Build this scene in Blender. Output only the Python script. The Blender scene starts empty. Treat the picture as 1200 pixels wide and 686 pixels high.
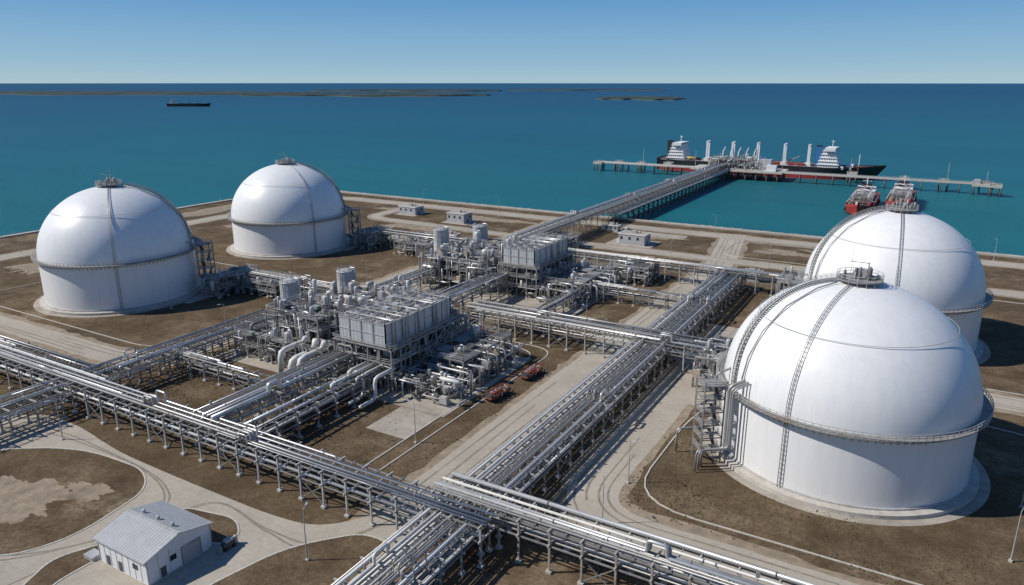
import bpy, math, random
from mathutils import Vector, Matrix
R_=random.Random(7)
scene=bpy.context.scene
# ------------------------------------------------------------------ materials
MATS={}
def newmat(name):
    m=bpy.data.materials.new(name); m.use_nodes=True
    nt=m.node_tree; nt.nodes.clear()
    out=nt.nodes.new('ShaderNodeOutputMaterial'); b=nt.nodes.new('ShaderNodeBsdfPrincipled')
    nt.links.new(b.outputs[0],out.inputs[0]); MATS[name]=m
    return m,nt,b
def N(nt,t,**k):
    n=nt.nodes.new(t)
    for a,v in k.items(): setattr(n,a,v)
    return n
def noise(nt,vec,scale,detail=4,rough=.55):
    n=N(nt,'ShaderNodeTexNoise'); n.inputs['Scale'].default_value=scale
    n.inputs['Detail'].default_value=detail; n.inputs['Roughness'].default_value=rough
    nt.links.new(vec,n.inputs['Vector']); return n.outputs['Fac']
def ramp(nt,fac,stops):
    r=N(nt,'ShaderNodeValToRGB'); e=r.color_ramp.elements
    while len(e)<len(stops): e.new(.5)
    for i,(p,c) in enumerate(stops):
        e[i].position=p; e[i].color=(c[0],c[1],c[2],1) if not isinstance(c,(int,float)) else (c,c,c,1)
    nt.links.new(fac,r.inputs[0]); return r.outputs[0]
def mix(nt,fac,a,b,mode='MIX'):
    m=N(nt,'ShaderNodeMix',data_type='RGBA',blend_type=mode)
    for s,x in ((m.inputs[0],fac),(m.inputs[6],a),(m.inputs[7],b)):
        if isinstance(x,(int,float)): s.default_value=x
        elif isinstance(x,tuple): s.default_value=(x[0],x[1],x[2],1)
        else: nt.links.new(x,s)
    return m.outputs[2]
def math_(nt,op,a,b=0.0,clamp=False):
    m=N(nt,'ShaderNodeMath',operation=op,use_clamp=clamp)
    for i,x in enumerate((a,b)):
        if isinstance(x,(int,float)): m.inputs[i].default_value=x
        else: nt.links.new(x,m.inputs[i])
    return m.outputs[0]
def pos(nt): return N(nt,'ShaderNodeNewGeometry').outputs['Position']
def bump(nt,b,h,strength,dist):
    n=N(nt,'ShaderNodeBump'); n.inputs['Strength'].default_value=strength; n.inputs['Distance'].default_value=dist
    nt.links.new(h,n.inputs['Height']); nt.links.new(n.outputs[0],b.inputs['Normal'])
def simple(name,col,rough=.6,metal=0,var=.25,scale=.8,dirt=None):
    m,nt,b=newmat(name); p=pos(nt)
    f=noise(nt,p,scale,4,.65)
    lo=tuple(c*(1-var) for c in col); hi=tuple(min(1,c*(1+var*.6)) for c in col)
    c=ramp(nt,f,[(.3,lo),(.7,hi)])
    if dirt: c=mix(nt,ramp(nt,noise(nt,p,scale*.35,5,.7),[(.52,0.0),(.72,.75)]),c,dirt)
    nt.links.new(c,b.inputs['Base Color']); b.inputs['Roughness'].default_value=rough; b.inputs['Metallic'].default_value=metal
    return m
simple('steel',(.29,.285,.275),.62,.12,.3,.6,(.20,.15,.11))
simple('steel_light',(.46,.455,.44),.55,.1,.22,.5,(.33,.29,.24))
simple('steel_dark',(.10,.10,.10),.65,.2,.3)
simple('pipe_a',(.60,.60,.595),.38,.5,.15,.25,(.45,.43,.40))
simple('pipe_b',(.40,.40,.395),.45,.5,.2,.3,(.31,.27,.22))
simple('pipe_c',(.64,.63,.60),.5,.05,.12,.4,(.40,.37,.32))
simple('pipe_d',(.19,.19,.19),.5,.3,.2,.4)
simple('column_beige',(.40,.34,.27),.75,0,.25,.7,(.20,.145,.10))
simple('concrete_pad',(.38,.34,.285),.9,0,.25,.22,(.20,.165,.125))
simple('concrete_base',(.50,.47,.42),.85,0,.18,.5,(.33,.29,.24))
simple('seawall_concrete',(.47,.44,.38),.9,0,.22,.2,(.30,.26,.21))
simple('kerb',(.52,.49,.43),.9,0,.2,.6)
simple('panel_white',(.75,.75,.75),.5,0,.08,.4)
simple('panel_grey',(.44,.45,.46),.5,.1,.15,.35,(.3,.3,.29))
simple('equip_green',(.25,.30,.27),.6,0,.2)
simple('equip_tan',(.42,.35,.26),.7,0,.2)
simple('rust_red',(.26,.06,.04),.7,0,.35,1.5,(.16,.09,.06))
simple('red_paint',(.42,.045,.035),.55,0,.3,.4,(.22,.05,.04))
simple('yellow',(.6,.4,.05),.5,0,.2)
simple('hull_black',(.018,.02,.024),.5,0,.3,.1)
simple('hull_red',(.30,.03,.025),.6,0,.3,.1)
simple('blue_paint',(.03,.15,.35),.5)
simple('glass_dark',(.02,.03,.04),.15,0,.2)
simple('deck_brown',(.16,.08,.06),.8,0,.3,.2)
simple('rock',(.27,.245,.205),.95,0,.5,.5)
simple('island_green',(.024,.052,.052),1,0,.4,.004)
simple('sand',(.13,.14,.12),1,0,.3,.01)
simple('tyre',(.02,.02,.02),.9)
simple('scrub',(.085,.068,.036),1,0,.5,.3)
m,nt,b=newmat('roof_metal'); p=pos(nt)
sx=N(nt,'ShaderNodeSeparateXYZ'); nt.links.new(p,sx.inputs[0])
w=math_(nt,'SINE',math_(nt,'MULTIPLY',sx.outputs[0],9.0))
c=ramp(nt,noise(nt,p,.5,5,.7),[(.3,(.36,.375,.38)),(.7,(.46,.48,.49))])
c=mix(nt,math_(nt,'GREATER_THAN',w,.75),c,(.29,.30,.31))
c=mix(nt,ramp(nt,noise(nt,p,.9,6,.75),[(.55,0.0),(.75,.5)]),c,(.33,.29,.24))
nt.links.new(c,b.inputs['Base Color']); b.inputs['Roughness'].default_value=.5; b.inputs['Metallic'].default_value=.15
bump(nt,b,w,.5,.05)
m,nt,b=newmat('ribbed_panel'); p=pos(nt)
sx=N(nt,'ShaderNodeSeparateXYZ'); nt.links.new(p,sx.inputs[0])
w=math_(nt,'SINE',math_(nt,'MULTIPLY',math_(nt,'ADD',sx.outputs[0],sx.outputs[1]),5.0))
mp=N(nt,'ShaderNodeMapping'); nt.links.new(p,mp.inputs[0]); mp.inputs['Scale'].default_value=(1,1,.12)
c=ramp(nt,noise(nt,mp.outputs[0],.8,6,.7),[(.3,(.38,.40,.41)),(.7,(.52,.54,.55))])
nt.links.new(c,b.inputs['Base Color']); b.inputs['Roughness'].default_value=.55
bump(nt,b,w,.4,.05)
# tank
m,nt,b=newmat('tank_white'); tc=N(nt,'ShaderNodeTexCoord').outputs['Object']
sx=N(nt,'ShaderNodeSeparateXYZ'); nt.links.new(tc,sx.inputs[0])
ang=math_(nt,'ARCTAN2',sx.outputs[1],sx.outputs[0])
a1=math_(nt,'FRACT',math_(nt,'MULTIPLY',ang,24/6.28318))
z1=math_(nt,'FRACT',math_(nt,'MULTIPLY',sx.outputs[2],1/3.1))
line=math_(nt,'MAXIMUM',math_(nt,'LESS_THAN',a1,.008),math_(nt,'LESS_THAN',z1,.02))
mp=N(nt,'ShaderNodeMapping'); nt.links.new(tc,mp.inputs[0]); mp.inputs['Scale'].default_value=(.5,.5,.05)
st=noise(nt,mp.outputs[0],1.0,5,.65)
c=ramp(nt,st,[(.35,(.735,.74,.74)),(.6,(.785,.785,.78))])
c=mix(nt,ramp(nt,noise(nt,mp.outputs[0],2.5,5,.7),[(.55,0.0),(.8,.45)]),c,(.60,.58,.54))
low=math_(nt,'SUBTRACT',1.0,math_(nt,'DIVIDE',sx.outputs[2],5.0,True),True)
c=mix(nt,math_(nt,'MULTIPLY',low,.28),c,(.52,.47,.40))
c=mix(nt,math_(nt,'MULTIPLY',line,.12),c,(.5,.5,.5))
nt.links.new(c,b.inputs['Base Color']); b.inputs['Roughness'].default_value=.4
bump(nt,b,line,.1,.03)
# ground
m,nt,b=newmat('dirt'); p=pos(nt)
big=noise(nt,p,.018,5,.6); med=noise(nt,p,.09,8,.7); fine=noise(nt,p,1.3,6,.75)
c=ramp(nt,med,[(.32,(.080,.054,.032)),(.5,(.165,.117,.073)),(.68,(.26,.195,.128))])
c=mix(nt,ramp(nt,big,[(.42,0.0),(.62,.75)]),c,mix(nt,.75,c,(.085,.062,.036)))
c=mix(nt,ramp(nt,noise(nt,p,.032,8,.72),[(.56,0.0),(.68,.8)]),c,(.36,.29,.205))
c=mix(nt,ramp(nt,noise(nt,p,.4,6,.7),[(.5,0.0),(.68,.6)]),c,(.075,.055,.034))
c=mix(nt,ramp(nt,fine,[(.42,.85),(.58,0.0)]),c,mix(nt,.5,c,(.05,.038,.022)))
nt.links.new(c,b.inputs['Base Color']); b.inputs['Roughness'].default_value=1; b.inputs['Specular IOR Level'].default_value=.1
bump(nt,b,fine,.6,.3)
# road
m,nt,b=newmat('road_concrete'); p=pos(nt)
c=ramp(nt,noise(nt,p,.09,6,.65),[(.3,(.36,.322,.262)),(.7,(.455,.412,.342))])
c=mix(nt,ramp(nt,noise(nt,p,.9,7,.75),[(.4,.5),(.6,0.0)]),c,(.30,.265,.212))
c=mix(nt,ramp(nt,noise(nt,p,.03,4,.6),[(.5,0.0),(.7,.6)]),c,(.49,.44,.365))
sx=N(nt,'ShaderNodeSeparateXYZ'); nt.links.new(p,sx.inputs[0])
jx=math_(nt,'LESS_THAN',math_(nt,'FRACT',math_(nt,'MULTIPLY',sx.outputs[0],1/6.2)),.018)
jy=math_(nt,'LESS_THAN',math_(nt,'FRACT',math_(nt,'MULTIPLY',sx.outputs[1],1/6.2)),.018)
c=mix(nt,math_(nt,'MULTIPLY',math_(nt,'MAXIMUM',jx,jy),.18),c,(.14,.12,.10))
c=mix(nt,ramp(nt,noise(nt,p,.22,5,.6),[(.6,0.0),(.74,.4)]),c,(.21,.185,.15))
nt.links.new(c,b.inputs['Base Color']); b.inputs['Roughness'].default_value=.95
bump(nt,b,noise(nt,p,3,5,.7),.3,.05)
simple('shoulder',(.30,.24,.17),1,0,.35,.4,(.15,.11,.075))
simple('tyre_track',(.24,.205,.16),1,0,.25,.6,(.36,.32,.26))
# sea
m,nt,b=newmat('sea_water'); p=pos(nt)
sx=N(nt,'ShaderNodeSeparateXYZ'); nt.links.new(p,sx.inputs[0])
d=math_(nt,'ADD',math_(nt,'MULTIPLY',sx.outputs[1],.8),math_(nt,'MULTIPLY',sx.outputs[0],-.55))
mp=N(nt,'ShaderNodeMapping'); nt.links.new(p,mp.inputs[0]); mp.inputs['Rotation'].default_value=(0,0,-.52); mp.inputs['Scale'].default_value=(.22,1,1)
streak=noise(nt,mp.outputs[0],.0035,6,.62)
d=math_(nt,'ADD',d,math_(nt,'MULTIPLY',math_(nt,'SUBTRACT',streak,.5),1300.0))
f=math_(nt,'DIVIDE',d,6000.0,True)
c=ramp(nt,f,[(0,(.014,.150,.168)),(.07,(.012,.138,.162)),(.18,(.010,.112,.158)),(.42,(.009,.082,.145)),(1,(.008,.056,.128))])
c=mix(nt,ramp(nt,noise(nt,mp.outputs[0],.02,6,.7),[(.4,0.0),(.7,.4)]),c,(.008,.078,.110))
c=mix(nt,ramp(nt,noise(nt,mp.outputs[0],.0012,4,.6),[(.5,0.0),(.65,.45)]),c,(.007,.068,.12))
nt.links.new(c,b.inputs['Base Color']); b.inputs['Roughness'].default_value=.4; b.inputs['Specular IOR Level'].default_value=.25
b.inputs['IOR'].default_value=1.33
bump(nt,b,noise(nt,p,.35,6,.65),.6,1.3)

# ------------------------------------------------------------------ mesh builder
class MB:
    def __init__(s): s.v=[];s.f=[];s.m=[];s.sm=[];s.mats=[]
    def mi(s,mat):
        if mat not in s.mats: s.mats.append(mat)
        return s.mats.index(mat)
    def add(s,vs,fs,mat,smooth=False):
        o=len(s.v); s.v.extend([tuple(x) for x in vs]); k=s.mi(mat)
        for f in fs: s.f.append(tuple(i+o for i in f)); s.m.append(k); s.sm.append(smooth)
    def bx(s,x0,x1,y0,y1,z0,z1,mat):
        s.add([(x0,y0,z0),(x1,y0,z0),(x1,y1,z0),(x0,y1,z0),(x0,y0,z1),(x1,y0,z1),(x1,y1,z1),(x0,y1,z1)],
              [(0,3,2,1),(4,5,6,7),(0,1,5,4),(1,2,6,5),(2,3,7,6),(3,0,4,7)],mat)
    def beam(s,p,q,w,mat,h=None):
        p=Vector(p);q=Vector(q);d=q-p
        if d.length<1e-5:return
        d.normalize(); up=Vector((0,0,1)) if abs(d.z)<.95 else Vector((0,1,0))
        a=d.cross(up).normalized()*w/2; c=a.cross(d).normalized()*((h or w)/2)
        vs=[p-a-c,p+a-c,p+a+c,p-a+c,q-a-c,q+a-c,q+a+c,q-a+c]
        s.add(vs,[(0,3,2,1),(4,5,6,7),(0,1,5,4),(1,2,6,5),(2,3,7,6),(3,0,4,7)],mat)
    def path(s,pts,r,mat,n=8,closed=False,rnd=0):
        P=[Vector(p) for p in pts]
        if rnd>0 and len(P)>2:
            Q=[P[0]]
            for i in range(1,len(P)-1):
                a,b_,c_=P[i-1],P[i],P[i+1]
                k=min(rnd,(a-b_).length*.45,(c_-b_).length*.45)
                p1=b_+(a-b_).normalized()*k; p2=b_+(c_-b_).normalized()*k
                Q+=[p1,p1*.25+b_*.5+p2*.25,p2]
            Q.append(P[-1]); P=Q
        L=len(P); rings=[]; prev=None
        for i in range(L):
            if closed: t=(P[(i+1)%L]-P[i-1])
            else: t=(P[min(i+1,L-1)]-P[max(i-1,0)])
            if t.length<1e-6: t=Vector((0,0,1))
            t.normalize()
            if prev is None:
                up=Vector((0,0,1)) if abs(t.z)<.9 else Vector((0,1,0)); a=t.cross(up).normalized()
            else:
                a=prev-t*prev.dot(t)
                a=a.normalized() if a.length>1e-5 else t.orthogonal().normalized()
            prev=a; c=t.cross(a)
            rings.append([P[i]+(a*math.cos(k*2*math.pi/n)+c*math.sin(k*2*math.pi/n))*r for k in range(n)])
        vs=[x for rg in rings for x in rg]; fs=[]
        for i in range(L if closed else L-1):
            j=(i+1)%L
            for k in range(n): k2=(k+1)%n; fs.append((i*n+k,i*n+k2,j*n+k2,j*n+k))
        if not closed: fs.append(tuple(range(n-1,-1,-1))); fs.append(tuple((L-1)*n+k for k in range(n)))
        s.add(vs,fs,mat,True)
    def tube(s,p,q,r,mat,n=8): s.path([p,q],r,mat,n)
    def rev(s,prof,c,mat,n=24,smooth=True,a0=0,a1=2*math.pi):
        full=abs(a1-a0-2*math.pi)<1e-6; K=n if full else n+1
        vs=[(c[0]+r*math.cos(a0+(a1-a0)*k/n),c[1]+r*math.sin(a0+(a1-a0)*k/n),c[2]+z) for r,z in prof for k in range(K)]
        fs=[]
        for i in range(len(prof)-1):
            for k in range(n):
                k2=(k+1)%K; fs.append((i*K+k,i*K+k2,(i+1)*K+k2,(i+1)*K+k))
        s.add(vs,fs,mat,smooth)
    def vessel(s,x,y,z,r,h,mat,n=16):
        s.rev([(r*.9,0),(r,.02),(r,h)]+[(r*math.cos(t),h+r*.5*math.sin(t)) for t in (.4,.8,1.2,1.55)],(x,y,z),mat,n)
    def hvessel(s,p,q,r,mat,n=12):
        p=Vector(p);q=Vector(q);d=(q-p).normalized()
        a=d.cross(Vector((0,0,1))).normalized(); c=a.cross(d); L=(q-p).length
        prof=[(-.5*r,.02),(-.4*r,.5*r),(-.15*r,.85*r),(0,r),(L,r),(L+.15*r,.85*r),(L+.4*r,.5*r),(L+.5*r,.02)]
        vs=[p+d*t+(a*math.cos(k*2*math.pi/n)+c*math.sin(k*2*math.pi/n))*rr for t,rr in prof for k in range(n)]
        fs=[(i*n+k,i*n+(k+1)%n,(i+1)*n+(k+1)%n,(i+1)*n+k) for i in range(len(prof)-1) for k in range(n)]
        s.add(vs,fs,mat,True)
        for f in (.2,.8):
            m_=p+(q-p)*f; s.bx(m_.x-.3-abs(a.x)*r*.7,m_.x+.3+abs(a.x)*r*.7,m_.y-.3-abs(a.y)*r*.7,m_.y+.3+abs(a.y)*r*.7,max(0,m_.z-r-1),m_.z-r*.6,'concrete_base')
    def poly(s,pts,z,mat): s.add([(p[0],p[1],z) for p in pts],[tuple(range(len(pts)))],mat)
    def rail(s,pts,mat='steel_light',h=1.1,sp=2.0,closed=False,r=.045):
        P=[Vector(p) for p in pts]
        if closed: P=P+[P[0]]
        for a,b_ in zip(P[:-1],P[1:]):
            L=(b_-a).length; k=max(1,int(L/sp))
            for hh in (h,h*.5): s.beam(a+Vector((0,0,hh)),b_+Vector((0,0,hh)),r*2,mat)
            for i in range(k+1):
                q=a+(b_-a)*i/k; s.beam(q,q+Vector((0,0,h)),r*2,mat)
    def build(s,name,loc=(0,0,0),rotz=0,origin=None):
        me=bpy.data.meshes.new(name+'_mesh')
        v=s.v
        if origin is not None:
            v=[(a-origin[0],b_-origin[1],c-origin[2]) for a,b_,c in v]; loc=origin
        me.from_pydata(v,[],s.f); me.update()
        for k in s.mats: me.materials.append(MATS[k])
        me.polygons.foreach_set('material_index',s.m); me.polygons.foreach_set('use_smooth',s.sm)
        ob=bpy.data.objects.new(name,me); scene.collection.objects.link(ob)
        ob.location=loc; ob.rotation_euler=(0,0,rotz); return ob

# ------------------------------------------------------------------ ground & sea
SHX,SHY=-431,415
mb=MB(); 
mb.poly([(SHX,-500),(900,-500),(900,SHY),(SHX,SHY)],0,'dirt'); mb.build('ground')
mb=MB(); S=90000; mb.poly([(-S,-S),(S,-S),(S,S),(-S,S)],-2.6,'sea_water'); mb.build('sea')
mb=MB()
def revet(p,q,nrm):
    p=Vector(p);q=Vector(q);L=(q-p).length; n=int(L/1.3); rows=8
    vs=[];fs=[]
    for i in range(n+1):
        for j in range(rows+1):
            b_=p+(q-p)*i/n+Vector(nrm)*(j*1.15-1.5)
            z=.45-j*.55 if j>1 else (.02 if j==0 else .5)
            jit=0 if j==0 else .45
            vs.append((b_.x+R_.uniform(-jit,jit),b_.y+R_.uniform(-jit,jit),z+R_.uniform(-jit,jit)*.8))
    for i in range(n):
        for j in range(rows):
            a=i*(rows+1)+j; fs.append((a,a+1,a+rows+2,a+rows+1))
    mb.add(vs,fs,'rock')
revet((SHX,-200,0),(SHX,SHY,0),(-1,0,0)); revet((SHX,SHY,0),(500,SHY,0),(0,1,0))
mb.build('rock_revetment')
mb=MB()
mb.bx(SHX+1.6,SHX+4.6,-300,SHY-1.6,-.3,.7,'seawall_concrete'); mb.bx(SHX+4.6,500,SHY-4.6,SHY-1.6,-.3,.7,'seawall_concrete')
mb.build('seawall')
def rounded(pts,r,seg=6):
    P=[Vector((p[0],p[1])) for p in pts]; n=len(P); out=[]
    for i in range(n):
        a,b_,c=P[i-1],P[i],P[(i+1)%n]
        k=min(r,(a-b_).length*.48,(c-b_).length*.48)
        p1=b_+(a-b_).normalized()*k; p2=b_+(c-b_).normalized()*k
        for j in range(seg+1):
            t=j/seg; out.append(p1*(1-t)**2+b_*2*t*(1-t)+p2*t*t)
    return out
zr=[.03]; zs=[.006]
def road(pts,w,name='service_road',rnd=14,mat='road_concrete',sh=2.2,tracks=True):
    P=[Vector((p[0],p[1])) for p in pts]; Q=[P[0]]
    for i in range(1,len(P)-1):
        a,b_,c=P[i-1],P[i],P[i+1]; k=min(rnd,(a-b_).length*.48,(c-b_).length*.48)
        p1=b_+(a-b_).normalized()*k; p2=b_+(c-b_).normalized()*k
        for j in range(9): t=j/8; Q.append(p1*(1-t)**2+b_*2*t*(1-t)+p2*t*t)
    Q.append(P[-1]); D=[]
    for a,b_ in zip(Q[:-1],Q[1:]):
        k=max(1,int((b_-a).length/4))
        for j in range(k): D.append(a+(b_-a)*j/k)
    D.append(Q[-1])
    for mat_,ww,jit in (('shoulder',w/2+sh,.9),(mat,w/2,.25)):
        mb=MB(); vs=[];fs=[]
        for i,p in enumerate(D):
            t=(D[min(i+1,len(D)-1)]-D[max(i-1,0)]).normalized(); nn=Vector((-t.y,t.x))
            l=p+nn*(ww+R_.uniform(-jit,jit)); r=p-nn*(ww+R_.uniform(-jit,jit))
            z=zr[0] if mat_!='shoulder' else zs[0]
            vs+=[(l.x,l.y,z),(r.x,r.y,z)]
        for i in range(len(D)-1): fs.append((2*i,2*i+1,2*i+3,2*i+2))
        mb.add(vs,fs,mat_)
        if mat_!='shoulder' and tracks:
            z=zr[0]+.003
            for off in (-w*.32,-w*.14,w*.12,w*.3):
                vs=[];fs=[];ph=R_.random()*6
                for i,p in enumerate(D):
                    t=(D[min(i+1,len(D)-1)]-D[max(i-1,0)]).normalized(); nn=Vector((-t.y,t.x)); o2=off+.35*math.sin(i*.13+ph); ww2=.16+.12*math.sin(i*.37+ph)**2
                    l=p+nn*(o2+ww2); r=p+nn*(o2-ww2); vs+=[(l.x,l.y,z),(r.x,r.y,z)]
                fs=[(2*i,2*i+1,2*i+3,2*i+2) for i in range(len(D)-1) if math.sin(i*.21+ph*3)>-.4]
                mb.add(vs,fs,'tyre_track')
        mb.build(name if mat_!='shoulder' else 'gravel_shoulder')
    zr[0]+=.0065; zs[0]+=.0017
def kerbline(mb,pts,w=.35,h=.14,closed=True,mat='kerb'):
    P=[Vector((p[0],p[1],h/2+.03)) for p in pts]
    if closed: P.append(P[0])
    for a,b_ in zip(P[:-1],P[1:]): mb.beam(a,b_+(b_-a).normalized()*.05,w,mat,h+.06)
road([(-79,40),(-79,330),(-90,400)],12.5)
road([(-52,240),(-52,112),(160,112)],10.5,rnd=16)
road([(-52,178),(-30,178)],12,tracks=False)
road([(-380,118),(-192,118),(-192,392)],9,rnd=22)
road([(-378,-100),(-378,392),(420,392)],10.5,rnd=25)
road([(-192,336),(-60,336),(300,336)],9)
road([(5,214),(200,214)],10)
road([(-300,392),(-300,340),(-192,336)],7)
road([(-192,222),(-96,222)],6,rnd=2,sh=1.2)
mb=MB()
ap=[(-330,62),(-215,66),(-192,80),(-184,86),(-171,86),(-150,83),(-130,82.5),(-102,82.5),(-90,84),(-82,96),(-73,100),(-72,70),(-73,20),(-73,-60),(-330,-60)]
mb.poly(rounded(ap,6),.105,'road_concrete')
for c0 in (0,1.9,5.0,6.8):
    pts=[Vector((x,y)) for x,y in ((-230,58-c0*.3),(-200,66-c0),(-180,80.5-c0),(-150,81.8-c0*.2),(-128,79-c0*.4),(-121,70-c0),(-124,40))] if c0<3 else [Vector((x,y)) for x,y in ((-200,40+c0),(-170,40+c0*.5),(-135,42+c0),(-122+c0*.4,66),(-116+c0*.3,80),(-98,80.5-c0*.3),(-86,86-c0),(-79,96))]
    Q=[]
    for i in range(len(pts)-1):
        p0,p1,p2,p3=pts[max(i-1,0)],pts[i],pts[i+1],pts[min(i+2,len(pts)-1)]
        for k in range(10):
            t=k/10; Q.append(.5*((2*p1)+(-p0+p2)*t+(2*p0-5*p1+4*p2-p3)*t*t+(-p0+3*p1-3*p2+p3)*t**3))
    vs=[]
    for i,p in enumerate(Q):
        t=(Q[min(i+1,len(Q)-1)]-Q[max(i-1,0)]).normalized(); nn=Vector((-t.y,t.x))*.2; z=.109+c0*.0006
        vs+=[(p.x+nn.x,p.y+nn.y,z),(p.x-nn.x,p.y-nn.y,z)]
    mb.add(vs,[(2*i,2*i+1,2*i+3,2*i+2) for i in range(len(Q)-1)],'tyre_track')
mb.build('paved_yard')
def island(pts,r=6,name='dirt_verge'):
    mb=MB(); P=rounded(pts,r); mb.poly(P,.14,'dirt'); kerbline(mb,P); mb.build(name)
island([(-178,68),(-160,80),(-138,81),(-130,76),(-127,60),(-131,50),(-150,44),(-172,50)],12)
island([(-118,76),(-106,78.5),(-101,75),(-102,71),(-118,71)],3)
island([(-124,54),(-120,62),(-117,62),(-117,50),(-113,44),(-118,42)],3)
island([(-91,77),(-82,87),(-75,87),(-74,60),(-75,20),(-92,30),(-95,60)],6)
def pad(x0,x1,y0,y1,z=.10,name='concrete_pad'):
    mb=MB(); mb.bx(x0,x1,y0,y1,-.3,z,'concrete_pad'); return mb.build(name)
pad(-182,-97,134,180,.12); pad(-196,-104,226,296,.13); pad(-110,-98,120,133.8,.09)
pad(-292,-276,356,372); pad(-250,-232,348,362); pad(-142,-118,342,360); pad(-150,-110,372,382,.08)
pad(-49,-36,183,205,.11); pad(-258,-236,165,200,.11); pad(-262,-246,262,292,.11); pad(-226,-210,300,316,.1)
mb=MB()
kerbline(mb,rounded([(-94,104),(-94,190),(-170,190),(-170,186),(-98,186),(-98,104)],8),.3,.12)
kerbline(mb,rounded([(-44,122),(-44,168),(-34,196),(30,196),(60,170),(60,122)],14),.3,.14)
kerbline(mb,rounded([(-236,128),(-200,128),(-200,186),(-236,214),(-310,214),(-318,128)],14),.3,.14)
kerbline(mb,rounded([(-84,346),(-84,382),(-30,384),(-30,346)],10),.3,.14)
kerbline(mb,rounded([(-40,222),(-40,322),(60,322),(60,222)],14),.3,.14)
mb.build('kerb_edging')
def patch(cx,cy,rx,ry,mat='shoulder',z=.003,name='bare_soil_patch'):
    mb=MB(); n=90; ph=R_.random()*6; w1=[R_.uniform(-.09,.09) for _ in range(n)]
    pts=[]
    for i in range(n):
        t=i*2*math.pi/n; k=1+.22*math.sin(3*t+ph)+.12*math.sin(7*t+ph*2)+.07*math.sin(13*t+ph)+w1[i]
        pts.append((cx+rx*math.cos(t)*k,cy+ry*math.sin(t)*k))
    mb.add([(cx,cy,z)]+[(p[0],p[1],z) for p in pts],[(0,i+1,(i+1)%n+1) for i in range(n)],mat); mb.build(name)
patch(-150,62,11,6,'shoulder',.145); patch(-140,70,5,3,'shoulder',.148)
for a in [(-128,372,16,7),(-250,330,22,9),(-340,300,12,30),(-230,372,30,6),(-20,372,30,8),(-58,366,14,6),(-345,180,10,24),(-112,318,10,8),(-240,300,12,8),(-405,120,10,60),(-405,300,9,50),(-300,372,16,6)]: patch(*a)
mb=MB()
def scrub(n,x0,x1,y0,y1):
    for _ in range(n//14):
        cx=R_.uniform(x0,x1);cy=R_.uniform(y0,y1)
        for _ in range(R_.randint(4,24)):
            x=R_.gauss(cx,2.6);y=R_.gauss(cy,2.6);r=R_.uniform(.1,.33)
            if not(x0<x<x1 and y0<y<y1): continue
            k=5; a=R_.random()*6
            vs=[(x+r*math.cos(a+i*2*math.pi/k)*R_.uniform(.6,1.2),y+r*math.sin(a+i*2*math.pi/k)*R_.uniform(.6,1.2),0) for i in range(k)]+[(x,y,r*R_.uniform(.5,1))]
            mb.add(vs,[(i,(i+1)%k,k) for i in range(k)],'scrub')
scrub(700,-94,-86,104,330); scrub(1500,-175,-97,100,132); scrub(1200,-118,-96,184,216); scrub(1300,-43,30,119,138)
scrub(500,-46,-38,120,168);scrub(1800,-300,-200,126,330);scrub(900,-240,-192,60,112);scrub(1200,-370,-310,100,380);scrub(900,-190,-100,300,330)
mb.build('dry_scrub')

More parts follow.
